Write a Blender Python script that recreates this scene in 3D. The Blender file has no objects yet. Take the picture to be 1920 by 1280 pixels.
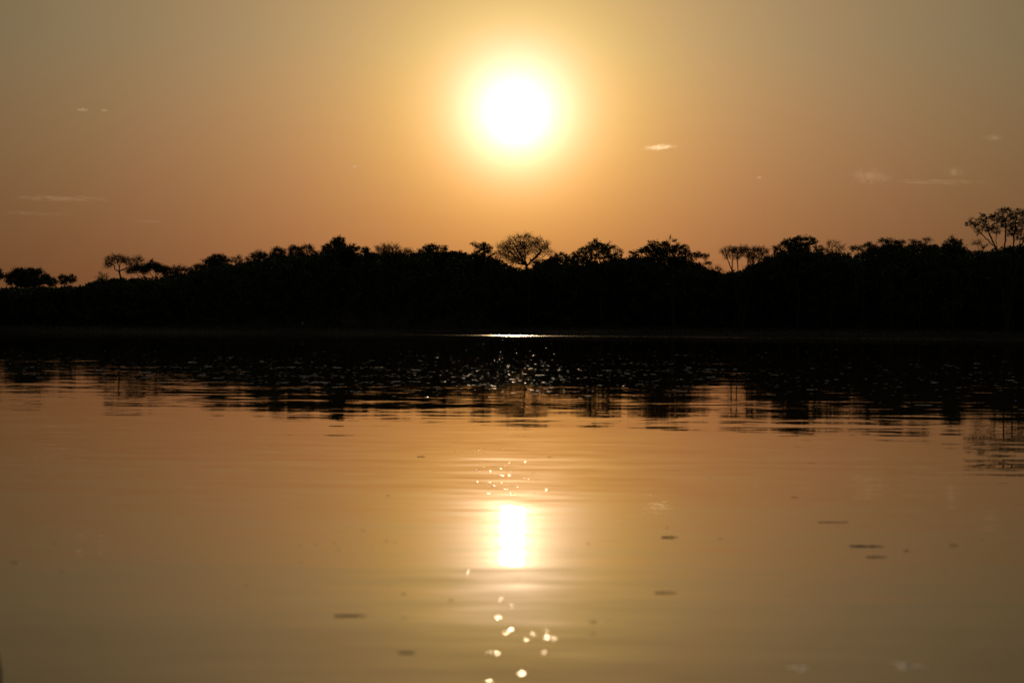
import bpy, math, random
import numpy as np
from mathutils import Matrix, Vector

S = bpy.context.scene
COL = S.collection
R = math.radians

# ------------------------------------------------------------------ camera
LENS, SENSOR = 100.0, 36.0
FPX = 1920 * LENS / SENSOR                       # focal length in pixels of the 1920 px wide photograph
CAM_H = 1.0
cam = bpy.data.cameras.new('camera')
cam_o = bpy.data.objects.new('camera', cam)
COL.objects.link(cam_o)
S.camera = cam_o
cam.lens, cam.sensor_width = LENS, SENSOR
cam.clip_start, cam.clip_end = 0.1, 40000
ROT = Matrix.Rotation(R(90 - 0.30), 4, 'X') @ Matrix.Rotation(R(0.5), 4, 'Z')
cam_o.matrix_world = Matrix.Translation((0, 0, CAM_H)) @ ROT
cam.dof.use_dof = True
cam.dof.focus_distance = 70.0
cam.dof.aperture_fstop = 4.5
M3 = ROT.to_3x3()


def ray(px, py):
    return (M3 @ Vector(((px - 960) / FPX, -(py - 640) / FPX, -1))).normalized()


def at(px, py, D):
    """world point seen at a pixel of the photograph, D metres ahead"""
    d = ray(px, py)
    return Vector((0, 0, CAM_H)) + d * (D / d.y)


def on_water(px, py, z=0.0):
    d = ray(px, py)
    return Vector((0, 0, CAM_H)) + d * ((z - CAM_H) / d.z)


# ------------------------------------------------------------------ sky and sun
SUN = ray(968, 217)
SUN_EL = math.asin(SUN.z)
SUN_AZ = math.atan2(SUN.x, SUN.y)
SUN_COL = (1.0, 0.70, 0.40)
SUN_STRENGTH = 2.5

world = bpy.data.worlds.new('World')
S.world = world
world.use_nodes = True
nt = world.node_tree
N, L = nt.nodes, nt.links


def math_node(tree, op, a, b=None, c=None, clamp=False):
    n = tree.nodes.new('ShaderNodeMath')
    n.operation = op
    n.use_clamp = clamp
    for i, v in enumerate((a, b, c)):
        if v is None:
            continue
        if isinstance(v, (int, float)):
            n.inputs[i].default_value = v
        else:
            tree.links.new(v, n.inputs[i])
    return n.outputs[0]


def vec_node(tree, op, a, b=None, scale=None):
    n = tree.nodes.new('ShaderNodeVectorMath')
    n.operation = op
    for i, v in enumerate((a, b)):
        if v is None:
            continue
        if isinstance(v, (tuple, list, Vector)):
            n.inputs[i].default_value = v
        else:
            tree.links.new(v, n.inputs[i])
    if scale is not None:
        if isinstance(scale, (int, float)):
            n.inputs['Scale'].default_value = scale
        else:
            tree.links.new(scale, n.inputs['Scale'])
    return n.outputs['Value'] if op in ('DOT_PRODUCT', 'LENGTH') else n.outputs[0]


tc = N.new('ShaderNodeTexCoord')
direction = vec_node(nt, 'NORMALIZE', tc.outputs['Generated'])
cosang = vec_node(nt, 'DOT_PRODUCT', direction, tuple(SUN))
theta = math_node(nt, 'MULTIPLY', math_node(nt, 'ARCCOSINE', math_node(nt, 'MINIMUM', cosang, 1.0)), 180 / math.pi)
sep = N.new('ShaderNodeSeparateXYZ')
L.new(direction, sep.inputs[0])
elev = math_node(nt, 'MULTIPLY', math_node(nt, 'ARCSINE', sep.outputs['Z']), 180 / math.pi)
# dusty aureole round the low sun: a sum of smooth lobes in the angle from the sun
LOBES = [
    ('g', 0.40, (1.4, 1.2, 1.05)),
    ('g', 0.75, (1.05, 0.70, 0.16)), ('g', 1.10, (0.0, 0.1666, 0.67)),
    ('g', 1.40, (0.42, 0.06, 0.0)), ('e', 0.70, (0.0, 0.44, 0.44)), ('e', 1.50, (0.8244, 0.8396, 0.0)), ('e', 3.0, (0.4223, 0.0, 0.0)),
    ('e', 6.0, (0.0609, 0.0, 0.0)), ('e', 10.0, (0.490, 0.343, 0.166)),
]
total = wide = None
for kind, width, colour in LOBES:
    q = math_node(nt, 'DIVIDE', theta, width)
    if kind == 'g':
        q = math_node(nt, 'MULTIPLY', q, q)
    e = math_node(nt, 'EXPONENT', math_node(nt, 'MULTIPLY', q, -1.0))
    t = vec_node(nt, 'SCALE', colour, scale=e)
    if width > 5:
        wide = t if wide is None else vec_node(nt, 'ADD', wide, t)
    else:
        total = t if total is None else vec_node(nt, 'ADD', total, t)
# redder and dimmer air towards the horizon, paler above
de = math_node(nt, 'SUBTRACT', math_node(nt, 'MINIMUM', math_node(nt, 'MAXIMUM', elev, 0.0), 5.7), math.degrees(SUN_EL))
damp = math_node(nt, 'EXPONENT', math_node(nt, 'MULTIPLY', math_node(nt, 'MULTIPLY', de, de), -0.02))
parts = []
for lobes, ks in ((total, (0.02, 0.085, 0.21)), (wide, (-0.03, 0.092, 0.16))):
    comb = N.new('ShaderNodeCombineXYZ')
    for i, k in enumerate(ks):
        L.new(math_node(nt, 'MULTIPLY', damp, math_node(nt, 'EXPONENT', math_node(nt, 'MULTIPLY', de, k))), comb.inputs[i])
    parts.append(vec_node(nt, 'MULTIPLY', lobes, comb.outputs[0]))
aureole = vec_node(nt, 'ADD', parts[0], parts[1])
sky = N.new('ShaderNodeTexSky')
sky.sky_type = 'NISHITA'
sky.sun_disc = False
sky.sun_elevation = SUN_EL
sky.sun_rotation = SUN_AZ
sky.air_density, sky.dust_density, sky.ozone_density = 1.0, 8.0, 2.0
air = vec_node(nt, 'SCALE', sky.outputs[0], scale=0.003)
bg = N['Background']
# paler, bluer light from the high sky and from behind
hi = N.new('ShaderNodeMapRange')
hi.interpolation_type = 'SMOOTHSTEP'
hi.inputs['From Min'].default_value, hi.inputs['From Max'].default_value = 9.0, 35.0
L.new(elev, hi.inputs['Value'])
dusk = vec_node(nt, 'SCALE', (0.118, 0.115, 0.115), scale=hi.outputs['Result'])
L.new(vec_node(nt, 'ADD', vec_node(nt, 'ADD', aureole, air), dusk), bg.inputs['Color'])
bg.inputs['Strength'].default_value = 1.0

sun_l = bpy.data.lights.new('sun', 'SUN')
sun_l.energy = SUN_STRENGTH
sun_l.angle = R(0.48)
sun_l.color = SUN_COL
sun_o = bpy.data.objects.new('sun', sun_l)
COL.objects.link(sun_o)
sun_o.rotation_euler = SUN.to_track_quat('Z', 'Y').to_euler()

S.view_settings.view_transform = 'Standard'
S.view_settings.look = 'None'
S.view_settings.exposure = 0.0
S.view_settings.gamma = 1.0
S.cycles.max_bounces = 4
S.cycles.diffuse_bounces = 1
S.cycles.glossy_bounces = 3
S.cycles.volume_bounces = 0
S.cycles.caustics_reflective = False
S.cycles.caustics_refractive = False
S.cycles.sample_clamp_direct = 0.0
S.cycles.sample_clamp_indirect = 4.0
S.cycles.use_denoising = True
S.cycles.denoiser = 'OPENIMAGEDENOISE'
S.cycles.denoising_input_passes = 'RGB_ALBEDO_NORMAL'


# ------------------------------------------------------------------ helpers
def tag(o, label=None, cat=None, group=None, kind=None):
    for k, v in (('label', label), ('category', cat), ('group', group), ('kind', kind)):
        if v:
            o[k] = v
    return o


def empty(name, loc):
    o = bpy.data.objects.new(name, None)
    COL.objects.link(o)
    o.location = loc
    o.empty_display_size = 0.5
    return o


def mesh_obj(name, verts, faces_list, mat, parent=None, smooth=False):
    """verts (N,3); faces_list: list of (M,k) int arrays"""
    me = bpy.data.meshes.new(name)
    verts = np.asarray(verts, np.float32)
    me.vertices.add(len(verts))
    me.vertices.foreach_set('co', verts.ravel())
    starts, idx, off = [], [], 0
    for f in faces_list:
        f = np.asarray(f, np.int32)
        if not len(f):
            continue
        k = f.shape[1]
        starts.append(off + np.arange(len(f), dtype=np.int32) * k)
        idx.append(f.ravel())
        off += f.size
    starts, idx = np.concatenate(starts), np.concatenate(idx)
    me.loops.add(len(idx))
    me.loops.foreach_set('vertex_index', idx)
    me.polygons.add(len(starts))
    me.polygons.foreach_set('loop_start', starts)
    if smooth:
        me.polygons.foreach_set('use_smooth', np.ones(len(starts), bool))
    me.update(calc_edges=True)
    me.validate()
    me.materials.append(mat)
    o = bpy.data.objects.new(name, me)
    COL.objects.link(o)
    if parent:
        o.parent = parent
    return o


class Geo:
    """collects arrays of vertices and faces"""

    def __init__(self):
        self.v, self.f, self.n = [], [], 0

    def add(self, v, *faces):
        v = np.asarray(v, float).reshape(-1, 3)
        self.v.append(v)
        for f in faces:
            self.f.append(np.asarray(f) + self.n)
        self.n += len(v)

    def tubes(self, p0, p1, r0, r1, k=4):
        """a tapered prism for every segment"""
        p0, p1 = np.asarray(p0, float), np.asarray(p1, float)
        if not len(p0):
            return
        d = p1 - p0
        d /= np.linalg.norm(d, axis=1, keepdims=True) + 1e-9
        ref = np.where(np.abs(d[:, 2:3]) < 0.9, [[0, 0, 1.0]], [[1.0, 0, 0]])
        u = np.cross(d, ref)
        u /= np.linalg.norm(u, axis=1, keepdims=True)
        w = np.cross(d, u)
        a = np.arange(k) * 2 * np.pi / k
        ring = u[:, None] * np.cos(a)[None, :, None] + w[:, None] * np.sin(a)[None, :, None]
        v = np.concatenate([p0[:, None] + ring * np.asarray(r0)[:, None, None],
                            p1[:, None] + ring * np.asarray(r1)[:, None, None]], 1)
        i = np.arange(k)
        q = np.stack([i, (i + 1) % k, (i + 1) % k + k, i + k], 1)
        f = (np.arange(len(p0))[:, None, None] * 2 * k + q[None]).reshape(-1, 4)
        self.add(v, f)

    def leaves(self, c, size, rng, aspect=0.55, flat=0.0):
        """a small pointed leaf blade at every centre, randomly turned"""
        c = np.asarray(c, float)
        n = len(c)
        if not n:
            return
        u = rng.normal(size=(n, 3))
        u[:, 2] *= 1 - flat
        u /= np.linalg.norm(u, axis=1, keepdims=True)
        w = np.cross(u, rng.normal(size=(n, 3)))
        w /= np.linalg.norm(w, axis=1, keepdims=True)
        s = np.broadcast_to(np.asarray(size, float), (n,)) * rng.uniform(0.6, 1.4, n)
        u = u * (s / 2)[:, None]
        w = w * (s * aspect / 2)[:, None]
        m = np.cross(u, w) / (s[:, None] + 1e-9) * 0.6
        v = np.stack([c - u, c + w * 0.9 + m - u * 0.1, c + u, c - w * 0.9 + m + u * 0.1], 1)
        f = np.arange(n * 4).reshape(n, 4)
        self.add(v, f)

    def obj(self, name, mat, parent=None, smooth=False):
        return mesh_obj(name, np.concatenate(self.v), self.f, mat, parent, smooth)


def principled(name, col, rough=0.7, spec=0.2, noise=None):
    m = bpy.data.materials.new(name)
    m.use_nodes = True
    t = m.node_tree
    p = t.nodes['Principled BSDF']
    p.inputs['Base Color'].default_value = (*col, 1)
    p.inputs['Roughness'].default_value = rough
    p.inputs['Specular IOR Level'].default_value = spec
    if noise:
        scale, lo, hi = noise
        tn = t.nodes.new('ShaderNodeTexNoise')
        tn.inputs['Scale'].default_value = scale
        tn.inputs['Detail'].default_value = 4
        co = t.nodes.new('ShaderNodeTexCoord')
        t.links.new(co.outputs['Object'], tn.inputs['Vector'])
        r = t.nodes.new('ShaderNodeValToRGB')
        r.color_ramp.elements[0].position, r.color_ramp.elements[1].position = 0.35, 0.65
        r.color_ramp.elements[0].color = (*[c * lo for c in col], 1)
        r.color_ramp.elements[1].color = (*[c * hi for c in col], 1)
        t.links.new(tn.outputs['Fac'], r.inputs[0])
        t.links.new(r.outputs[0], p.inputs['Base Color'])
    return m


BARK = principled('bark', (0.045, 0.036, 0.026), 0.9, 0.05, (1.5, 0.6, 1.3))
LEAF = principled('leaf', (0.045, 0.055, 0.022), 0.8, 0.05, (0.6, 0.6, 1.4))
LEAF_DRY = principled('dry_leaf', (0.065, 0.055, 0.028), 0.8, 0.05, (0.6, 0.6, 1.4))
SOIL = principled('soil', (0.030, 0.025, 0.017), 0.95, 0.0, (0.05, 0.6, 1.3))
GRASS = principled('grass', (0.030, 0.030, 0.015), 0.9, 0.0, (0.3, 0.6, 1.3))

# ------------------------------------------------------------------ ground: river bed, far bank, added rise behind the wood
SHORE = 338.0


def shore(x):
    """distance of the water's edge: the bank runs closer on the left"""
    return np.interp(x, [-220, -55, -20, 5, 60, 220], [235, 288, 322, 337, 324, 300])


def tree_line(u):
    """distance of the wood's edge in the direction u = x / y"""
    px = 960 + np.asarray(u, float) * FPX
    return 600.0 * np.interp(px, [-400, 0, 210, 400, 630, 985, 2300], [0.48, 0.52, 0.55, 0.60, 0.71, 1.0, 1.03])


TOP = [(-200, 545), (0, 539), (150, 536), (185, 524), (300, 519), (330, 513), (370, 506), (400, 498), (440, 494), (470, 489), (500, 483), (560, 478),
       (600, 474), (640, 469), (680, 475), (720, 473), (780, 472), (830, 470), (870, 472), (900, 480), (925, 481), (940, 487), (952, 495), (987, 504), (1004, 493), (1020, 486), (1034, 481),
       (1050, 484), (1070, 481), (1100, 485), (1130, 490), (1165, 480), (1200, 479), (1240, 482), (1280, 484), (1310, 494), (1330, 504), (1350, 509), (1390, 507),
       (1410, 495), (1440, 481), (1465, 470), (1520, 467), (1545, 474), (1580, 473), (1605, 474), (1620, 469), (1650, 460), (1700, 458), (1745, 460),
       (1790, 464), (1820, 468), (1840, 470), (1870, 464), (1920, 458), (2120, 464)]
TREE_D = 600.0
tx = np.array([at(x, y, TREE_D).x for x, y in TOP])
tz = np.array([at(x, y, TREE_D).z for x, y in TOP])


def wood_top(u, D):
    return CAM_H + (np.interp(u * TREE_D, tx, tz) - CAM_H) * D / TREE_D


def smooth(a, b, x):
    t = np.clip((x - a) / (b - a), 0, 1)
    return t * t * (3 - 2 * t)


def ground_z(x, y):
    x, y = np.asarray(x, float), np.asarray(y, float)
    wob = 2.0 * np.sin(x * 0.031) + 1.0 * np.sin(x * 0.083 + 1)
    sh = shore(x)
    z = -1.6 + 2.2 * smooth(sh - 14 + wob * 0.3, sh + 14 + wob * 0.3, y)
    u = x / np.maximum(y, 60)
    dt = tree_line(u)
    z = z + smooth(dt * 1.013, dt * 1.083, y) * wood_top(u, dt) * np.interp(dt, [310, 420, 560], [0.84, 0.88, 0.93]) * (y > 150)  # solid rise added behind the wood to block sky gaps between trunks
    z = z + 0.25 * np.sin(x * 0.11 + y * 0.05) * smooth(sh + 6, sh + 60, y)
    return z


gy = np.concatenate([[-400, -100, 0, 100, 180], np.arange(220, 690, 3.0), np.geomspace(700, 30000, 18)])
gx = np.concatenate([-np.geomspace(12000, 260, 8), np.linspace(-240, 240, 161), np.geomspace(260, 12000, 8)])
GX, GY = np.meshgrid(gx, gy)
GZ = ground_z(GX, GY)
nx, ny = len(gx), len(gy)
ii = (np.arange(ny - 1)[:, None] * nx + np.arange(nx - 1)[None]).ravel()
o = mesh_obj('ground', np.stack([GX, GY, GZ], -1).reshape(-1, 3), [np.stack([ii, ii + 1, ii + nx + 1, ii + nx], 1)], SOIL, smooth=True)
tag(o, 'dark low far bank with an added rise behind the trees', 'ground', kind='structure')

# ------------------------------------------------------------------ water
wm = bpy.data.materials.new('river_water')
wm.use_nodes = True
wt = wm.node_tree
wt.nodes.remove(wt.nodes['Principled BSDF'])
fres = wt.nodes.new('ShaderNodeFresnel')
fres.inputs['IOR'].default_value = 1.195
body = wt.nodes.new('ShaderNodeBsdfDiffuse')                 # silty brown water below the surface
body.inputs['Color'].default_value = (0.030, 0.018, 0.007, 1)
gloss = wt.nodes.new('ShaderNodeBsdfAnisotropic')
gloss.inputs['Color'].default_value = (0.96, 0.90, 0.80, 1)
wmix = wt.nodes.new('ShaderNodeMixShader')
wt.links.new(fres.outputs[0], wmix.inputs[0])
wt.links.new(body.outputs[0], wmix.inputs[1])
wt.links.new(gloss.outputs[0], wmix.inputs[2])
wt.links.new(wmix.outputs[0], wt.nodes['Material Output'].inputs['Surface'])
geo = wt.nodes.new('ShaderNodeNewGeometry')
wsep = wt.nodes.new('ShaderNodeSeparateXYZ')
wt.links.new(geo.outputs['Position'], wsep.inputs[0])
X, Y = wsep.outputs['X'], wsep.outputs['Y']


def noise_field(sx, sy, off, detail=1.5, rough=0.5):
    mp = wt.nodes.new('ShaderNodeMapping')
    mp.inputs['Scale'].default_value = (sx, sy, 1)
    mp.inputs['Location'].default_value = (off, off * 1.7, 0)
    mp.inputs['Rotation'].default_value = (0, 0, R(4))
    wt.links.new(geo.outputs['Position'], mp.inputs['Vector'])
    n = wt.nodes.new('ShaderNodeTexNoise')
    n.inputs['Scale'].default_value = 1
    n.inputs['Detail'].default_value = detail
    n.inputs['Roughness'].default_value = rough
    wt.links.new(mp.outputs[0], n.inputs['Vector'])
    return n.outputs['Fac'], n.outputs['Color']


def mrange(v, a, b, c, d, smoothstep=True):
    n = wt.nodes.new('ShaderNodeMapRange')
    n.interpolation_type = 'SMOOTHSTEP' if smoothstep else 'LINEAR'
    wt.links.new(v, n.inputs['Value'])
    for k, x in zip(('From Min', 'From Max', 'To Min', 'To Max'), (a, b, c, d)):
        if isinstance(x, (int, float)):
            n.inputs[k].default_value = x
        else:
            wt.links.new(x, n.inputs[k])
    return n.outputs['Result']


def slopes(colour, ax, ay):
    """noise colour -> slope vector (x, y, 0)"""
    c = vec_node(wt, 'SUBTRACT', colour, (0.5, 0.5, 0.5))
    return vec_node(wt, 'MULTIPLY', c, (ax, ay, 0))


# slow swell, ripples, and fine ripples; wind patches vary how strong they are
patch = mrange(noise_field(0.05, 0.11, 3.0, 2)[0], 0.35, 0.65, 0.6, 1.25)
near = mrange(Y, 10.0, 45.0, 1.0, 0.9)
total_s = slopes(noise_field(0.16, 0.40, 0.0, 1.0)[1], 0.003, 0.0055)
total_s = vec_node(wt, 'ADD', total_s, vec_node(wt, 'SCALE', slopes(noise_field(0.40, 1.8, 11.0, 2.0, 0.6)[1], 0.005, 0.0145), scale=patch))
total_s = vec_node(wt, 'ADD', total_s, vec_node(wt, 'SCALE', slopes(noise_field(1.7, 3.6, 23.0, 1.0)[1], 0.0035, 0.0125), scale=patch))
total_s = vec_node(wt, 'ADD', total_s, vec_node(wt, 'SCALE', slopes(noise_field(3.6, 8.0, 41.0, 1.0)[1], 0.003, 0.0085), scale=patch))
# wind-ruffled strip along the far bank
wob = math_node(wt, 'MULTIPLY', math_node(wt, 'SUBTRACT', noise_field(0.03, 0.004, 5.0, 2)[0], 0.5), 40.0)
fc = wt.nodes.new('ShaderNodeFloatCurve')                    # the strip keeps to the shore
xs = math_node(wt, 'MULTIPLY', math_node(wt, 'ADD', X, 220.0), 1 / 440.0, clamp=True)
wt.links.new(xs, fc.inputs['Value'])
cv = fc.mapping.curves[0]
cv.points[0].location = (0.0, 0.235)
cv.points[1].location = (1.0, 0.300)
for px_, v_ in ((-55, 0.288), (-20, 0.322), (5, 0.337), (60, 0.324)):
    cv.points.new((px_ + 220) / 440, v_)
for p_ in cv.points:
    p_.handle_type = 'VECTOR'
fc.mapping.update()
edge = math_node(wt, 'MULTIPLY', fc.outputs[0], 1000.0)
band = mrange(math_node(wt, 'SUBTRACT', math_node(wt, 'ADD', Y, wob), edge), -64.0, -15.0, 0.0, 1.0)
streak = mrange(noise_field(0.02, 0.12, 7.0, 3)[0], 0.40, 0.62, 0.25, 1.0)
band = math_node(wt, 'MULTIPLY', math_node(wt, 'MULTIPLY', band, streak), mrange(X, -45.0, 12.0, 0.35, 1.0))
ruffle = slopes(noise_field(0.9, 0.9, 31.0, 3)[1], 0.20, 0.022)
total_s = vec_node(wt, 'ADD', total_s, vec_node(wt, 'SCALE', ruffle, scale=band))
nrm = vec_node(wt, 'NORMALIZE', vec_node(wt, 'SUBTRACT', (0, 0, 1), total_s))
wt.links.new(nrm, fres.inputs['Normal'])
wt.links.new(nrm, gloss.inputs['Normal'])
wt.links.new(math_node(wt, 'MULTIPLY', band, 0.070), gloss.inputs['Roughness'])

wy = np.concatenate([np.linspace(-60, 60, 13), np.linspace(80, SHORE + 16, 20)])
wx = np.concatenate([[-900, -500], np.linspace(-260, 260, 27), [500, 900]])
WX, WY = np.meshgrid(wx, wy)
nx, ny = len(wx), len(wy)
ii = (np.arange(ny - 1)[:, None] * nx + np.arange(nx - 1)[None]).ravel()
o = mesh_obj('water', np.stack([WX, WY, WX * 0], -1).reshape(-1, 3), [np.stack([ii, ii + 1, ii + nx + 1, ii + nx], 1)], wm)
tag(o, 'calm river water reflecting the sunset', 'water', kind='structure')


# ------------------------------------------------------------------ trees
STYLE = {   # attractors per m3-ish, step, kill, twigs, twig length, twig radius, leaves per tip, leaf size, spread, upward pull
    'dense':  dict(att=34, step=0.55, twigs=2, tl=0.5, tr=0.016, leaves=26, ls=0.34, sp=0.42, up=0.05, mat=LEAF, flat=1.0),
    'leafy':  dict(att=26, step=0.55, twigs=3, tl=0.6, tr=0.016, leaves=20, ls=0.29, sp=0.30, up=0.05, mat=LEAF, flat=0.9),
    'acacia': dict(att=30, step=0.5, twigs=5, tl=0.7, tr=0.015, leaves=22, ls=0.21, sp=0.38, up=0.02, mat=LEAF, flat=0.6),
    'fine':   dict(att=30, step=0.5, twigs=7, tl=0.9, tr=0.018, leaves=8, ls=0.15, sp=0.40, up=0.04, mat=LEAF_DRY, flat=0.7),
    'twiggy': dict(att=26, step=0.5, twigs=7, tl=1.0, tr=0.021, leaves=7, ls=0.16, sp=0.35, up=0.35, mat=LEAF_DRY, flat=0.8),
    'sparse': dict(att=20, step=0.6, twigs=3, tl=0.6, tr=0.016, leaves=18, ls=0.21, sp=0.24, up=0.10, mat=LEAF, flat=0.9),
}


def grow(bases, fork_z, att, cens, step, rng, up):
    """space colonisation: nodes reach out for the points of the crown"""
    P, parent = [], []
    cen = att.mean(0)
    common = np.mean(bases, 0)
    for bi, b in enumerate(bases):
        b = np.array(b, float)
        tgt = np.array([b[0] * 0.85 + cen[0] * 0.15, b[1] * 0.85 + cen[1] * 0.15, fork_z])
        b = common
        n = max(2, int(np.linalg.norm(tgt - b) / (step * 1.6)))
        off = rng.normal(size=2) * 0.12
        last = -1 if bi == 0 else 0
        for i in range(0 if bi == 0 else 1, n + 1):
            t = i / n
            p = b + (tgt - b) * t
            p[0] += math.sin(t * 5 + off[0] * 9) * 0.18 * t + rng.normal() * 0.04
            p[1] += math.sin(t * 4 + off[1] * 9) * 0.15 * t
            P.append(p)
            parent.append(last)
            last = len(P) - 1
    # main limbs sweep from the forks into the lobes of the crown
    tops = [i for i in range(len(P)) if i not in set(parent)]
    for li, c in enumerate(cens):
        if li % 3 == 2 and len(cens) > 5:
            continue
        k = min(tops, key=lambda q: np.linalg.norm(P[q] - c))
        a = P[k]
        n = max(2, int(np.linalg.norm(c - a) / (step * 1.3)))
        b = a + (c - a) * 0.5 + np.array([0, 0, -0.10 if up < 0.2 else 0.0]) * np.linalg.norm(c - a) + rng.normal(size=3) * 0.15
        last = k
        for i in range(1, n + 1):
            t = i / n * 0.85
            P.append(a * (1 - t) ** 2 + b * 2 * t * (1 - t) + c * t * t + rng.normal(size=3) * 0.06)
            parent.append(last)
            last = len(P) - 1
    pos = np.array(P)
    parent = list(parent)
    D = np.linalg.norm(att[:, None] - pos[None], axis=2)
    # only trunk tops may be grown from at first
    near, nd = D.argmin(1), D.min(1)
    alive = np.ones(len(att), bool)
    kids = {}
    for it in range(90):
        use = np.where(alive)[0]
        if not len(use):
            break
        acc = {}
        dirs = att[use] - pos[near[use]]
        dirs /= np.linalg.norm(dirs, axis=1, keepdims=True) + 1e-9
        for k, d in zip(near[use], dirs):
            acc[k] = acc.get(k, 0) + d
        new = []
        for k, d in acc.items():
            if kids.get(k, 0) >= 4:
                continue
            d = d / (np.linalg.norm(d) + 1e-9) + np.array([0, 0, up]) + rng.normal(size=3) * 0.16
            d /= np.linalg.norm(d) + 1e-9
            new.append(pos[k] + d * step)
            parent.append(int(k))
            kids[k] = kids.get(k, 0) + 1
        if not new:
            break
        base_i = len(pos)
        new = np.array(new)
        pos = np.concatenate([pos, new])
        D = np.linalg.norm(att[:, None] - new[None], axis=2)
        j, m = D.argmin(1), D.min(1)
        upd = m < nd
        near[upd], nd[upd] = j[upd] + base_i, m[upd]
        alive &= nd > step * 0.9
    return pos, np.array(parent)


def make_tree(name, label, group, style, lobes, bases, fork_py, D, seed, cat='tree', dens=1.0):
    rng = np.random.default_rng(seed)
    D = D * float(tree_line(at(bases[0], 600, 600).x / 600.0)) / 600.0
    K = D / 600.0
    if K < 0.85:
        dens *= 1.45
    st = dict(STYLE[style])
    for q in ('step', 'tl', 'tr', 'ls', 'sp'):
        st[q] *= K
    st['att'] /= K * K
    pxm = D / FPX
    gz = [float(ground_z(at(bx, 600, D).x, D)) for bx in bases]
    base = [np.array([at(bx, 600, D).x, D + rng.uniform(-0.6, 0.6), z - 0.1]) for bx, z in zip(bases, gz)]
    att, cens = [], []
    for cx, cy, rx, ry in lobes:
        c = np.array(at(cx, cy, D))
        c[1] += rng.normal() * rx * pxm * 0.5
        cens.append(c)
        r = np.array([rx * pxm, max(rx, ry) * pxm * 1.0, ry * pxm])
        n = max(20, int(st['att'] * 1.25 * r[0] * (r[2] + 0.35 * K) * dens))
        u = rng.normal(size=(n, 3))
        u /= np.linalg.norm(u, axis=1, keepdims=True)
        u *= rng.uniform(0.15, 1, (n, 1)) ** (1 / 2.2)
        att.append(c + u * (r - 0.12 * K))
    att = np.concatenate(att)
    fork_z = at(bases[0], fork_py, D).z
    pos, par = grow(base, fork_z, att, cens, st['step'], rng, st['up'])
    n = len(pos)
    kids = np.bincount(par[par >= 0], minlength=n)
    e = 2.35
    rad = np.zeros(n)
    tip = K * 0.030 if style in ('fine', 'sparse', 'twiggy') else K * 0.024
    for i in range(n - 1, -1, -1):
        if kids[i] == 0:
            rad[i] = tip ** e
        if par[i] >= 0:
            rad[par[i]] += rad[i]
    rad = np.minimum(rad ** (1 / e), (0.30 if style != 'sparse' else 0.34) * K)
    root = empty(name, base[0])
    org = np.array(base[0])
    tag(root, label, cat, group)
    g = Geo()
    m = par >= 0
    p0, p1 = pos[par[m]] - org, pos[m] - org
    big = rad[m] > 0.07 * K
    g.tubes(p0[big], p1[big] + (p1[big] - p0[big]) * 0.06, rad[par[m]][big] * 0.5 + rad[m][big] * 0.5, rad[m][big], 7)
    g.tubes(p0[~big], p1[~big], np.minimum(rad[par[m]][~big], rad[m][~big] * 1.35), rad[m][~big], 4)
    g.obj('trunk', BARK, root)
    # twigs and leaves
    c = Geo()
    tips = np.where((kids == 0) | (rad < 0.034 * K))[0]
    tips = tips[par[tips] >= 0]
    dirn = pos[tips] - pos[par[tips]]
    dirn /= np.linalg.norm(dirn, axis=1, keepdims=True) + 1e-9
    k = st['twigs']
    T0 = np.repeat(pos[tips], k, 0) - org
    d = np.repeat(dirn, k, 0) * 0.7 + rng.normal(size=(len(T0), 3)) * 0.55 + np.array([0, 0, st['up'] * 1.6 + 0.12])
    d /= np.linalg.norm(d, axis=1, keepdims=True)
    tl = st['tl'] * rng.uniform(0.4, 1.25, (len(T0), 1))
    T1 = T0 + d * tl
    c.tubes(T0, T1, np.full(len(T0), st['tr']), np.full(len(T0), st['tr'] * 0.5), 3)
    nl = max(1, int(st['leaves'] * dens * 1.35))
    idx = np.repeat(np.arange(len(tips)), nl)
    tw = idx * k + rng.integers(0, k, len(idx))
    f = rng.uniform(0.15, 1.1, (len(idx), 1))
    cen = T0[tw] + (T1[tw] - T0[tw]) * f + rng.normal(size=(len(idx), 3)) * st['sp'] * np.array([0.6, 0.6, 0.5 * st['flat']])
    c.leaves(cen, st['ls'], rng)
    c.obj('crown', st['mat'], root)
    return root


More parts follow.
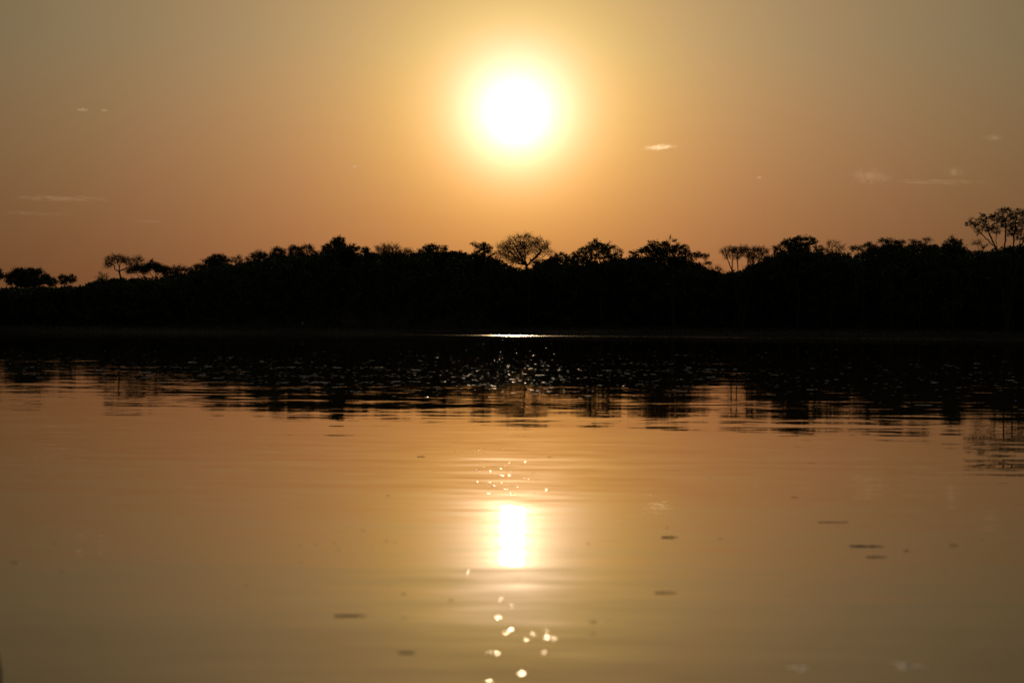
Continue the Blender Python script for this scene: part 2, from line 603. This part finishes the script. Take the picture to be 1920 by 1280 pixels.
G_ALL = 'trees along the far bank'
TREES = [
    # name, label, style, lobes (photo px), trunk px, fork py, distance, density
    ('leafy_tree', 'dark rounded crown cut by the left edge of the photo', 'dense', [(-14, 516, 19, 12), (-34, 514, 20, 14)], [-20], 545, 680, 1),
    ('leafy_tree', 'low dark dome-shaped tree nearest the left edge, seen whole', 'dense',
     [(26, 523, 15, 11), (45, 513, 18, 9), (66, 512, 15, 9), (84, 525, 14, 11), (55, 528, 30, 12)], [52], 550, 680, 1),
    ('leafy_tree', 'small flat dark crown right of the low dome-shaped tree at left', 'leafy', [(118, 525, 12, 9), (135, 523, 11, 8), (100, 530, 10, 8)], [126], 545, 690, 1.3),
    ('bare_tree', 'tiny fuzzy thin crown just left of the bent-trunk tree', 'fine', [(193, 522, 11, 10)], [195], 545, 690, 1.2),
    ('umbrella_tree', 'umbrella tree with a bent bare trunk, standing clear on the left skyline', 'fine',
     [(206, 491, 12, 9), (218, 484, 11, 6), (237, 489, 12, 7), (256, 487, 12, 6), (246, 498, 9, 6), (206, 497, 9, 6), (226, 490, 9, 7)], [224], 509, 650, 2.4),
    ('umbrella_tree', 'dark flat-topped tree right behind the bent-trunk umbrella tree', 'acacia', [(260, 504, 16, 8), (247, 508, 10, 6)], [276], 522, 655, 1.7),
    ('umbrella_tree', 'dark umbrella tree with forked limbs, rightmost of the left group', 'acacia',
     [(288, 500, 16, 8), (300, 505, 13, 8), (276, 507, 10, 6)], [292], 522, 650, 1.9),
    ('leafy_tree', 'low dark crown filling the dip right of the left group', 'acacia', [(322, 510, 14, 8), (337, 507, 14, 6), (353, 503, 8, 4), (312, 512, 10, 8)], [335], 525, 640, 1.3),
    ('leafy_tree', 'small low crown at the foot of the rising skyline', 'acacia', [(376, 502, 14, 7), (366, 508, 12, 6)], [376], 520, 640, 1.4),
    ('umbrella_tree', 'flat-topped dark tree where the left skyline begins to rise', 'acacia',
     [(406, 485, 17, 7), (394, 492, 15, 6), (421, 491, 12, 7), (408, 498, 22, 8)], [405], 515, 630, 1.6),
    ('umbrella_tree', 'small see-through crown between two flat-topped trees at left', 'fine', [(442, 488, 13, 8), (450, 496, 14, 7)], [444], 512, 630, 1.6),
    ('umbrella_tree', 'wispy flat crown left of the pair of dense round crowns', 'acacia', [(487, 480, 16, 7), (474, 488, 12, 7), (496, 488, 12, 8)], [485], 508, 620, 1.3),
    ('leafy_tree', 'round dark crown, left one of two beside the tall-headed tree', 'acacia', [(522, 474, 13, 9), (522, 484, 18, 9)], [522], 505, 615, 1.9),
    ('umbrella_tree', 'broad see-through crown just left of the tall-headed dense tree', 'acacia',
     [(553, 470, 14, 8), (577, 467, 12, 7), (590, 478, 10, 8), (560, 482, 22, 10)], [566], 505, 610, 1.4),
    ('leafy_tree', 'dense black tree with a raised round head on the left skyline', 'dense',
     [(634, 455, 13, 10), (613, 468, 11, 9), (640, 471, 24, 9), (667, 467, 8, 6), (654, 466, 11, 6), (636, 482, 34, 12)], [638], 510, 600, 1),
    ('shrub', 'small spiky bush top right of the raised-head tree', 'leafy', [(686, 472, 9, 8), (692, 480, 12, 8)], [687], 505, 600, 1.2),
    ('bare_tree', 'twiggy rounded mound with a spiky top left of the sun', 'twiggy',
     [(720, 471, 16, 9), (738, 467, 13, 8), (758, 475, 18, 7), (730, 482, 30, 9), (778, 480, 10, 5)], [735], 505, 595, 1.5),
    ('leafy_tree', 'low leafy crown with one short side branch, below left of the sun', 'leafy',
     [(812, 466, 18, 7), (799, 473, 13, 8), (838, 468, 8, 3), (822, 477, 26, 7), (858, 476, 16, 4)], [815], 500, 600, 1.3),
    ('leafy_tree', 'leafy tree with a stray branch at upper left, beside the round fine tree', 'leafy',
     [(906, 464, 16, 8), (889, 458, 6, 3), (917, 474, 11, 12), (896, 478, 14, 9), (906, 486, 18, 9)], [910], 505, 590, 1.2),
    ('bare_tree', 'large round fine-twigged tree standing directly below the sun', 'fine',
     [(982, 443, 15, 7), (961, 451, 12, 8), (1006, 450, 10, 8), (1022, 459, 11, 7), (945, 463, 14, 8), (985, 460, 26, 11),
      (962, 476, 20, 10), (1008, 474, 16, 8), (1031, 470, 6, 3), (940, 478, 10, 8), (976, 486, 14, 6), (952, 470, 14, 9), (1018, 468, 14, 9), (966, 490, 12, 7), (1002, 488, 12, 7), (978, 472, 20, 12), (958, 462, 16, 10), (1010, 460, 16, 9), (944, 480, 12, 9), (1028, 474, 9, 8), (956, 488, 10, 7), (936, 470, 8, 6)], [990], 497, 585, 1.7),
    ('leafy_tree', 'small dark leafy crown at the right foot of the round fine tree', 'leafy', [(1052, 479, 12, 6), (1040, 486, 12, 6), (1060, 484, 8, 7)], [1050], 505, 580, 1.5),
    ('umbrella_tree', 'broad arched tree with bright gaps, right of the round fine tree', 'leafy',
     [(1120, 460, 17, 7), (1099, 466, 13, 8), (1141, 463, 13, 8), (1086, 477, 14, 7), (1161, 475, 10, 8), (1130, 480, 20, 10), (1102, 482, 18, 9), (1120, 468, 24, 8), (1150, 484, 16, 8), (1084, 486, 16, 8)], [1128], 512, 590, 1.05),
    ('leafy_tree', 'wide spiky tree whose right branches reach into the skyline gap', 'leafy',
     [(1224, 458, 13, 6), (1250, 461, 14, 8), (1261, 451, 7, 6), (1276, 466, 17, 9), (1241, 475, 26, 9), (1209, 471, 16, 8), (1192, 476, 9, 8),
      (1302, 478, 14, 6), (1321, 481, 12, 4), (1327, 493, 9, 3), (1276, 488, 26, 9), (1310, 498, 12, 7), (1250, 470, 26, 9), (1222, 468, 18, 8), (1285, 476, 18, 8), (1240, 484, 30, 8)], [1262], 512, 575, 1.15),
    ('shrub', 'low sparse bush at the bottom of the skyline gap', 'twiggy', [(1336, 505, 10, 5), (1348, 508, 10, 4)], [1340], 520, 600, 0.8),
    ('bare_tree', 'bare fan of upright stems on the right of the skyline gap', 'twiggy',
     [(1359, 474, 9, 6), (1374, 470, 12, 5), (1395, 468, 13, 4), (1414, 470, 13, 5), (1432, 474, 11, 7), (1416, 482, 18, 7), (1436, 488, 14, 8), (1364, 482, 9, 8), (1382, 480, 11, 9), (1400, 478, 12, 9), (1408, 492, 10, 8), (1425, 472, 14, 6), (1385, 472, 20, 6)], [1369, 1380, 1390, 1402, 1414], 506, 590, 2.1),
    ('leafy_tree', 'dense domed tree with a dark rounded top on the right skyline', 'leafy',
     [(1475, 455, 13, 7), (1500, 449, 15, 5), (1520, 453, 13, 7), (1460, 468, 11, 9), (1495, 466, 28, 12), (1535, 470, 9, 11), (1495, 482, 40, 8)], [1496], 505, 580, 1.7),
    ('bare_tree', 'thin twiggy tree between the domed tree and the flat umbrella tree', 'twiggy', [(1560, 460, 11, 7), (1551, 469, 8, 8), (1576, 467, 8, 8), (1562, 478, 16, 8)], [1558], 500, 585, 1.3),
    ('umbrella_tree', 'slanting flat umbrella tree with a leaning trunk on the right skyline', 'acacia',
     [(1604, 467, 13, 5), (1628, 461, 14, 5), (1640, 469, 18, 6), (1624, 474, 12, 5)], [1616], 486, 580, 1.6),
    ('umbrella_tree', 'long flat-topped tree in the middle of the right skyline', 'acacia', [(1660, 452, 14, 4), (1684, 455, 15, 4), (1674, 463, 22, 7)], [1672], 490, 575, 1.6),
    ('umbrella_tree', 'flat feathery crown left of the small dense round tree at right', 'acacia', [(1714, 454, 11, 4), (1738, 451, 9, 3), (1726, 463, 18, 6), (1750, 466, 12, 6)], [1724], 490, 570, 1.4),
    ('leafy_tree', 'small dense round black tree left of the tall right-edge tree', 'dense', [(1787, 453, 10, 7), (1800, 458, 8, 7), (1775, 461, 10, 6), (1790, 468, 24, 8)], [1788], 495, 565, 1),
    ('shrub', 'low arched bare twigs under the left limbs of the tall right-edge tree', 'twiggy', [(1832, 458, 12, 4), (1846, 462, 10, 5)], [1842], 478, 555, 0.8),
    ('leafy_tree', 'tall open-crowned tree with bare slanting limbs at the right edge', 'sparse',
     [(1825, 419, 13, 11), (1845, 411, 14, 11), (1868, 408, 15, 11), (1884, 399, 16, 9), (1905, 402, 15, 11), (1926, 403, 17, 12), (1944, 415, 20, 15),
      (1850, 428, 15, 11), (1885, 418, 22, 14), (1915, 424, 22, 16), (1965, 430, 18, 16), (1838, 434, 11, 6), (1868, 432, 14, 9), (1900, 438, 16, 10), (1936, 440, 20, 13), (1915, 448, 12, 7)],
     [1862, 1882, 1898, 1912], 466, 540, 1.7),
]
for i, (nm, lab, sty, lob, bas, fpy, D, dn) in enumerate(TREES):
    make_tree(nm, lab, G_ALL, sty, lob, bas, fpy, D, 100 + i, 'shrub' if nm == 'shrub' else 'tree', dn)

# ------------------------------------------------------------------ undergrowth: the black mass below the crowns
rng = np.random.default_rng(7)
g = Geo()
NC = 13000
cu = rng.uniform(-0.27, 0.27, NC)
cd = tree_line(cu)
cy = cd * rng.uniform(0.992, 1.046, NC)
cx = cu * cy
hmax = wood_top(cu, cy)
ck = cd / 600
cr = rng.uniform(0.6, 1.7, NC) * ck
fr = rng.uniform(0, 1, NC) ** 0.45
cz = 0.3 + fr * np.maximum(0.5, hmax - 0.3 - cr * 0.55)
n_each = 44
u = rng.normal(size=(NC, n_each, 3))
u /= np.linalg.norm(u, axis=2, keepdims=True)
u *= rng.uniform(0.35, 1.08, (NC, n_each, 1))
u[..., 2] *= 0.75
pts = np.stack([cx, cy, cz], 1)[:, None] + u * cr[:, None, None]
g.leaves(pts.reshape(-1, 3), np.repeat(0.55 * ck, n_each), rng, 0.6)
o = g.obj('undergrowth', LEAF)
tag(o, 'black mass of bushes and lower foliage under the skyline trees on the far bank', 'undergrowth', kind='stuff')

# tall grass on the flat bank in front of the wood
g = Geo()
n = 30000
bx = rng.uniform(-110, 140, n)
bu = bx / 420
by = shore(bx) + 6 + rng.uniform(0, 1, n) ** 1.5 * np.maximum(10, tree_line(bu) - shore(bx))
bz = ground_z(bx, by)
hh = rng.uniform(0.25, 0.7, n)
lean = rng.normal(size=(n, 2)) * 0.15
wv = rng.uniform(0.02, 0.05, n)
b0 = np.stack([bx - wv, by, bz - 0.05], 1)
b1 = np.stack([bx + wv, by, bz - 0.05], 1)
b2 = np.stack([bx + lean[:, 0], by + lean[:, 1], bz + hh], 1)
g.add(np.stack([b0, b1, b2], 1), np.arange(n * 3).reshape(n, 3))
o = g.obj('bank_grass', GRASS)
tag(o, 'dark grass on the low flat bank between the water and the trees', 'grass', kind='stuff')

# ------------------------------------------------------------------ floating matter
WET = principled('wet_fleck', (0.26, 0.24, 0.20), 0.34, 0.4)
SHEEN = principled('sheen', (0.45, 0.38, 0.25), 0.28, 0.5)  # pale colour stands in for brighter reflected sky
DEBRIS = principled('wet_debris', (0.10, 0.095, 0.09), 0.40, 0.5, (25.0, 0.4, 1.6))


def dome(g, c, rx, ry, h, tilt, rng, k=7):
    """one shallow uneven cap lying on the water"""
    a = np.arange(k) * 2 * np.pi / k + rng.uniform(0, 6)
    j = rng.uniform(0.8, 1.2, k)
    out = np.stack([np.cos(a) * rx * j, np.sin(a) * ry * j, np.full(k, -0.002)], 1)
    mid = np.stack([np.cos(a) * rx * j * 0.6, np.sin(a) * ry * j * 0.6, np.full(k, h * 0.75)], 1)
    v = np.concatenate([out, mid, [[0, 0, h]]])
    v[:, 2] += (v[:, 0] * tilt[0] + v[:, 1] * tilt[1]) * (np.arange(len(v)) >= k)
    i = np.arange(k)
    q = np.stack([i, (i + 1) % k, (i + 1) % k + k, i + k], 1)
    t = np.stack([i + k, (i + 1) % k + k, np.full(k, 2 * k)], 1)
    g.add(v + np.array(c), q, t)


rng = np.random.default_rng(21)
g = Geo()
count = 0
while count < 3000:
    px, py = rng.uniform(-150, 2070), rng.uniform(634, 775)
    w = math.exp(-((py - 697) / 34) ** 2) * (0.55 + 0.45 * math.sin(py * 0.55) * math.sin(px * 0.004 + py * 0.1))
    if 660 < py and px > 1350:
        w *= 0.45
    if abs(px - 955) < 110 and py < 730:
        w = max(w * 1.7, 0.75 * math.exp(-((px - 955) / 60) ** 2))
    if rng.uniform() > w or py > np.interp(px, [0, 400, 600, 960, 1250, 1340, 1450, 1920], [704, 724, 738, 752, 748, 728, 748, 768]):
        continue
    p = on_water(px, py)
    s = 10 ** rng.uniform(-2.3, -1.68)
    if abs(px - 955) < 130:
        s *= 0.9
    elif rng.uniform() < 0.18:
        s *= 1.8
    dome(g, (p.x, p.y, p.z), s * rng.uniform(1.0, 5.0), s, s * rng.uniform(0.05, 0.16), rng.normal(size=2) * 0.035, rng, 6)
    count += 1
o = g.obj('floating_flecks', WET, smooth=True)
tag(o, 'pale glinting flecks drifting on the dark part of the river', 'flecks', kind='stuff')


def twig_mesh(name, c, length, r, ang, rng, mat, nub=True):
    """bent stick lying half sunk, tapering, with a stub or knot"""
    g = Geo()
    n = 7
    t = np.linspace(-0.5, 0.5, n)
    y = np.cumsum(rng.normal(size=n)) * length * 0.02
    z = r * 0.5 + np.abs(np.cumsum(rng.normal(size=n))) * r * 0.35
    ca, sa = math.cos(ang), math.sin(ang)
    P = np.stack([t * length * ca - y * sa, t * length * sa + y * ca, z], 1)
    rr = r * (1 - 0.55 * np.abs(t + 0.15) * 1.6) * rng.uniform(0.85, 1.15, n)
    g.tubes(P[:-1], P[1:], rr[:-1], rr[1:], 7)
    for e in (0, -1):
        k = 7
        a = np.arange(k) * 2 * np.pi / k
        dome(g, P[e] + [0, 0, -rr[e] * 0.2], rr[e], rr[e], rr[e] * 0.9, (0, 0), rng)
    if nub:
        i = int(n * 0.62)
        g.tubes([P[i]], [P[i] + np.array([0.3 * r, 0.5 * r, 2.6 * r])], [rr[i] * 0.9], [rr[i] * 0.6], 6)
        dome(g, P[i] + [0, 0, r * 0.5], r * 1.9, r * 1.6, r * 1.3, (0, 0), rng)
    o = g.obj(name, mat, smooth=True)
    o.location = c
    return o


def leaf_mesh(name, c, w, rng, mat, curl=0.08):
    """curled floating leaf with a midrib bend and real thickness"""
    k, m = 9, 5
    t = np.linspace(-1, 1, k)
    half = np.sqrt(np.maximum(0, 1 - np.abs(t) ** 2.2)) * 0.34 + 0.015
    s = np.linspace(-1, 1, m)
    Xg = np.repeat(t[:, None], m, 1)
    Yg = half[:, None] * s[None]
    Zg = curl * (Xg ** 2) * 0.5 + 0.25 * np.abs(s)[None] * half[:, None] + 0.03 * np.sin(Xg * 5 + rng.uniform(0, 6))
    top = np.stack([Xg, Yg, Zg * 0.6 + 0.02], -1).reshape(-1, 3)
    bot = np.stack([Xg, Yg, Zg * 0.6 - 0.03], -1).reshape(-1, 3)
    ii = (np.arange(k - 1)[:, None] * m + np.arange(m - 1)[None]).ravel()
    q = np.stack([ii, ii + m, ii + m + 1, ii + 1], 1)
    nb = k * m
    rim = np.concatenate([np.arange(m), np.arange(1, k) * m + m - 1, (k - 1) * m + np.arange(m - 2, -1, -1), np.arange(k - 2, 0, -1) * m])
    rn = np.roll(rim, -1)
    a = rng.uniform(-0.7, 0.7)
    rot = np.array([[math.cos(a), -math.sin(a), 0], [math.sin(a), math.cos(a), 0], [0, 0, 1]])
    v = np.concatenate([top, bot]) @ rot.T * (w / 2)
    g = Geo()
    g.add(v, q, q[:, ::-1] + nb, np.stack([rim, rim + nb, rn + nb, rn], 1))
    o = g.obj(name, mat, smooth=True)
    o.location = c
    return o


rng = np.random.default_rng(5)
TWIGS = [(657, 1154, 60, 2.3, 'long dark floating twig with a knot, left of the reflected sun near the bottom', True),
         (790, 856, 15, 1.1, 'short dark twig afloat above left of the reflected sun', True),
         (1255, 1007, 30, 2.2, 'dark glinting twig afloat level with the reflected sun on its right', True),
         (1248, 1111, 40, 2.0, 'straight plain grey twig afloat lower right of the reflected sun', False),
         (1625, 1024, 62, 2.2, 'long bent bluish twig afloat at right', True),
         (1643, 1044, 38, 1.8, 'shorter bluish twig just below the long bent one at right', False),
         (1562, 979, 58, 1.2, 'thin faint twig afloat above the long bent one at right', False),
         (763, 1223, 34, 2.4, 'blurred dark twig with a glint near the bottom edge', True)]
for px, py, w, r, lab, nub in TWIGS:
    p = on_water(px, py)
    s = p.y / FPX
    tag(twig_mesh('floating_twig', (p.x, p.y, 0), w * s, r * s * 0.5, rng.uniform(-0.25, 0.25), rng, DEBRIS, nub), lab, 'twig', 'twigs afloat on the river')
LEAVES = [(845, 1125, 18), (757, 1113, 14), (757, 1158, 13), (1112, 1165, 22), (1140, 1163, 9), (1112, 1187, 16), (724, 1013, 10), (727, 929, 12), (681, 994, 9),
          (592, 1020, 9), (562, 1020, 8), (628, 1018, 8), (635, 1030, 8), (102, 1019, 10), (115, 1071, 9), (288, 1132, 8), (462, 1096, 11), (508, 834, 6),
          (1030, 857, 10), (1103, 1019, 11), (1250, 989, 10), (1282, 1035, 6), (1490, 932, 16), (1332, 896, 7), (565, 1055, 7), (1165, 983, 8),
          (1072, 1034, 6), (26, 1054, 20), (1585, 978, 8), (1775, 1070, 8), (452, 1122, 7), (425, 1120, 8), (1350, 1010, 12), (1840, 1010, 8),
          (1700, 1032, 18), (1788, 1022, 22), (740, 1016, 7), (575, 1096, 8), (730, 1098, 8), (1131, 891, 5)]
for px, py, w in LEAVES:
    p = on_water(px, py)
    s = p.y / FPX
    o = leaf_mesh('floating_leaf', (p.x, p.y, 0.002), w * s * 0.75, rng, DEBRIS)
    tag(o, 'small dark leaf scrap floating on the golden water', 'leaf', 'leaf scraps on the golden water')

# tiny wet bubbles that catch the sun in front of the boat
G = 'sunlit wet bubbles on the near water'
GLINTS = [(933, 1158, 1.5), (958, 1181, 1.3), (948, 1186, 1.0), (1000, 1187, 0.8), (1027, 1196, 1.5), (1040, 1197, 0.9), (987, 1199, 0.8), (1021, 1223, 0.8),
          (932, 1225, 1.1), (979, 1263, 1.4), (917, 1278, 0.9), (939, 1123, 0.8), (875, 1072, 0.7), (958, 1136, 0.5), (970, 1084, 0.6), (916, 1223, 0.5), (1025, 1181, 0.6)]
BUB = principled('bubble_skin', (0.12, 0.08, 0.03), 0.25, 0.9)
for px, py, s in GLINTS:
    p = on_water(px, py)
    g = Geo()
    r = 0.0085 * s
    dome(g, (0, 0, 0), r * 1.5, r * 1.2, r * 0.18, (0, 0), rng, 12)
    o = g.obj('bubble', BUB, smooth=True)
    o.location = (p.x, p.y, 0)
    tag(o, 'tiny wet bubble glinting below the reflected sun', 'bubble', G)
# sparkles above the reflected sun
SPARK = [(905 + 0, 828), (855, 829), (880, 843), (853, 845), (868, 846), (885, 847), (897, 843), (940, 840), (955, 868), (946, 874), (978, 871), (960, 875), (951, 876),
         (938, 878), (925, 873), (984, 866), (994, 869), (895, 881), (906, 876), (940, 891), (957, 884), (954, 890), (917, 884), (1000, 886), (1009, 882), (985, 898),
         (990, 898), (1005, 900), (972, 902), (960, 910), (968, 911), (940, 903), (925, 911), (918, 905), (950, 917), (955, 923), (962, 927), (973, 924), (1026, 918),
         (1004, 924), (916, 926), (895, 903), (1029, 855), (905, 865), (909, 849), (951, 815), (953, 803), (945, 779), (966, 755), (974, 750), (941, 768), (963, 748)]
g_sp = 'sparkling bubbles above the reflected sun'
for px, py in SPARK:
    p = on_water(px, py)
    g = Geo()
    r = 0.009 * 10 ** rng.uniform(-0.35, 0.15)
    dome(g, (0, 0, 0), r * rng.uniform(1.2, 2.6), r, r * 0.18, (0, 0), rng, 12)
    o = g.obj('bubble', BUB, smooth=True)
    o.location = (p.x, p.y, 0)
    tag(o, 'tiny bubble sparkling on the water between the trees\' reflection and the reflected sun', 'bubble', g_sp)

for px, py, w, lab in [(1500, 1252, 44, 'pale blurred foam patch at bottom right, left one of two'), (1702, 1248, 70, 'wider pale blurred foam patch nearest the bottom right corner')]:
    p = on_water(px, py)
    s = p.y / FPX
    g = Geo()
    k, m = 40, 7
    a = np.arange(k) * 2 * np.pi / k
    out = 1 + 0.35 * np.sin(a * 3 + rng.uniform(0, 6)) + 0.25 * np.sin(a * 7 + rng.uniform(0, 6)) + 0.15 * np.sin(a * 13 + rng.uniform(0, 6))
    rr = np.linspace(0, 1, m)[1:]
    V = [[0, 0, 0.006]]
    for q in rr:
        hgt = 0.0008 * (1 - q) ** 0.5 + 0.0002 * np.abs(np.sin(a * 9 + q * 14)) * (1 - q) - 0.0003 * (q == 1)
        V += list(np.stack([np.cos(a) * q * out * w * s * 0.40, np.sin(a) * q * out * w * s * 0.8, hgt], 1))
    j = np.arange(k)
    qd = np.concatenate([np.stack([1 + r * k + j, 1 + r * k + (j + 1) % k, 1 + (r + 1) * k + (j + 1) % k, 1 + (r + 1) * k + j], 1)[:, ::-1] for r in range(m - 2)])
    g.add(np.array(V), qd, np.stack([np.zeros(k, int), 1 + j, 1 + (j + 1) % k], 1))
    o = g.obj('sheen_patch', SHEEN, smooth=True)  # pale glossy sheet standing in for brighter sky reflected off ripples
    o.location = (p.x, p.y, 0)
    tag(o, lab, 'sheen', 'foam patches on the near water')

# reed tip at the bottom left corner, far out of focus
rp = at(3, 1222, 7.0)
root = empty('reed', (rp.x, 7.0, 0))
RH = rp.z / 0.225
tag(root, 'dark blurred reed tip at the bottom left corner', 'reed')
g = Geo()
P = np.array([[-0.02, 0, -0.3], [-0.012, 0, 0.0], [-0.006, 0.003, 0.1], [-0.006, 0.004, 0.17], [-0.012, 0.006, 0.225]]) * np.array([1, 1, RH])
rr = np.array([0.007, 0.0065, 0.006, 0.0045, 0.001])
g.tubes(P[:-1], P[1:], rr[:-1], rr[1:], 8)
g.obj('stem', GRASS, root)
g = Geo()
P = np.array([[-0.012, 0, 0.02], [-0.03, 0.01, 0.10], [-0.06, 0.02, 0.16], [-0.11, 0.03, 0.18]])
rr = np.array([0.003, 0.006, 0.004, 0.0008])
g.tubes(P[:-1], P[1:], rr[:-1], rr[1:], 5)
g.obj('blade', GRASS, root)

# bird on a stump at the far water's edge
p = at(567, 606, 345)
gz = float(ground_z(p.x, 345))
root = empty('stump', (p.x, 345, gz))
tag(root, 'dark dead stump at the far water edge under the pale bird', 'stump')
g = Geo()
P = np.array([[0.05, 0, -0.2], [0.02, 0, 0.25], [0, 0, p.z - gz - 0.07]])
g.tubes(P[:-1], P[1:], [0.07, 0.055], [0.055, 0.035], 7)
g.obj('trunk', BARK, root)
g = Geo()
g.tubes([[0.02, 0, 0.2]], [[-0.2, 0.05, 0.42]], [0.03], [0.012], 6)
g.obj('branch', BARK, root)
PALE = principled('pale_plumage', (0.75, 0.74, 0.72), 0.7, 0.2)
g = Geo()
prof = [(-0.17, 0.004, -0.06), (-0.10, 0.018, -0.03), (-0.05, 0.04, 0.0), (0.0, 0.052, 0.02), (0.05, 0.045, 0.05), (0.075, 0.03, 0.085), (0.095, 0.034, 0.115), (0.115, 0.022, 0.125), (0.125, 0.007, 0.122), (0.165, 0.001, 0.115)]
k = 10
a = np.arange(k) * 2 * np.pi / k
V = np.concatenate([np.stack([np.full(k, x), np.cos(a) * r, z + np.sin(a) * r * 1.15], 1) for x, r, z in prof])
i = np.arange(k)
F = np.concatenate([np.stack([i, (i + 1) % k, (i + 1) % k + k, i + k], 1) + j * k for j in range(len(prof) - 1)])
g.add(V, F)
o = g.obj('bird', PALE, smooth=True)
o.location = (p.x, 345, p.z - 0.02)
tag(o, 'tiny pale bird perched low on the dark far bank left of the sun', 'bird')

# ------------------------------------------------------------------ clouds: thin volumes far beyond the trees
CLOUD_D = 9000.0
cm = {}


def cloud_mat(name, dens, seed, thick=None):
    m = bpy.data.materials.new(name)
    m.use_nodes = True
    t = m.node_tree
    t.nodes.remove(t.nodes['Principled BSDF'])
    co = t.nodes.new('ShaderNodeTexCoord')
    ob = co.outputs['Object']
    rad = vec_node(t, 'LENGTH', vec_node(t, 'MULTIPLY', ob, (1, 0, 1)))
    fall = math_node(t, 'SUBTRACT', 1.0, rad, clamp=True)
    n = t.nodes.new('ShaderNodeTexNoise')
    n.inputs['Detail'].default_value = 4
    n.inputs['Roughness'].default_value = 0.6
    n.inputs['Scale'].default_value = 1.0
    mp = t.nodes.new('ShaderNodeMapping')
    mp.inputs['Scale'].default_value = (6.0, 1.5, 2.2)
    mp.inputs['Location'].default_value = (seed * 3.7, seed, 0)
    t.links.new(ob, mp.inputs['Vector'])
    t.links.new(mp.outputs[0], n.inputs['Vector'])
    d = math_node(t, 'ADD', math_node(t, 'MULTIPLY', fall, 0.9), math_node(t, 'MULTIPLY', math_node(t, 'SUBTRACT', n.outputs['Fac'], 0.5), 2.4))
    d = math_node(t, 'MULTIPLY', math_node(t, 'SUBTRACT', d, 0.30, clamp=True), math_node(t, 'MULTIPLY', fall, 4.0, clamp=True))
    if thick:       # the wisp close to the sun scatters its light forward: a real volume
        v = t.nodes.new('ShaderNodeVolumePrincipled')
        v.inputs['Color'].default_value = (0.97, 0.95, 0.92, 1)
        v.inputs['Anisotropy'].default_value = 0.62
        t.links.new(math_node(t, 'MULTIPLY', d, 1.3 / thick), v.inputs['Density'])
        t.links.new(v.outputs[0], t.nodes['Material Output'].inputs['Volume'])
        return m
    tr = t.nodes.new('ShaderNodeBsdfTransparent')
    tl = t.nodes.new('ShaderNodeBsdfTranslucent')
    tl.inputs['Color'].default_value = (0.92, 0.90, 0.88, 1)
    mx = t.nodes.new('ShaderNodeMixShader')
    t.links.new(math_node(t, 'MULTIPLY', d, dens, clamp=True), mx.inputs[0])
    t.links.new(tr.outputs[0], mx.inputs[1])
    t.links.new(tl.outputs[0], mx.inputs[2])
    t.links.new(mx.outputs[0], t.nodes['Material Output'].inputs['Surface'])
    return m


CLOUDS = [(1237, 276, 64, 10, 2.6, 'small bright cloud wisp right of the sun'),
          (1862, 258, 48, 14, 0.20, 'small pale cloud puff high near the right edge'),
          (1632, 331, 90, 30, 0.22, 'faint curled cloud over the right skyline, left end of the cloud row'),
          (1790, 322, 46, 18, 0.22, 'small puff on top of the cloud row over the right skyline'),
          (1755, 341, 200, 12, 0.24, 'long thin cloud streak over the right skyline'),
          (155, 206, 26, 7, 0.6, 'tiny bright cloud streak high at left'),
          (196, 207, 16, 5, 0.6, 'fainter tiny cloud streak beside the bright one high at left'),
          (665, 312, 13, 6, 1.0, 'tiny bright cloud dash left of and below the sun'),
          (1424, 333, 12, 6, 0.8, 'tiny pale cloud dash between the wisp and the cloud row at right'),
          (116, 372, 210, 14, 0.24, 'long thin cloud band above the left skyline'),
          (70, 400, 150, 10, 0.12, 'fainter cloud band under the long one at left'),
          (280, 415, 70, 5, 0.18, 'faint short cloud streak above the left skyline, lowest of its group')]
for i, (px, py, w, h, dn, lab) in enumerate(CLOUDS):
    c = at(px, py, CLOUD_D)
    s = CLOUD_D / FPX
    rx, rz = w * s * 0.62, h * s * 0.75
    ry = max(rx * 0.4, rz)
    k, m = 24, 12
    th = np.linspace(0, np.pi, m + 1)[1:-1]
    a = np.arange(k) * 2 * np.pi / k
    V = np.stack([np.sin(th)[:, None] * np.cos(a)[None], np.sin(th)[:, None] * np.sin(a)[None], np.repeat(np.cos(th)[:, None], k, 1)], -1).reshape(-1, 3)
    V = np.concatenate([V, [[0, 0, 1], [0, 0, -1]]])
    j = np.arange(k)
    q = np.concatenate([np.stack([j + r * k, j + (r + 1) * k, (j + 1) % k + (r + 1) * k, (j + 1) % k + r * k], 1) for r in range(m - 2)])
    nt_ = (m - 1) * k
    t1 = np.stack([j, (j + 1) % k, np.full(k, nt_)], 1)
    t2 = np.stack([(j + 1) % k + (m - 2) * k, j + (m - 2) * k, np.full(k, nt_ + 1)], 1)
    o = mesh_obj('cloud', V, [q, t1, t2], cloud_mat('cloud_vapour', dn * 0.5, i + 1, 2 * ry if dn > 2 else None))
    o.location = c
    o.scale = (rx, ry, rz)
    o.rotation_euler = (0, R(-4.5 if dn > 2 else 0.5), 0)
    tag(o, lab, 'cloud', 'thin clouds in the evening sky')
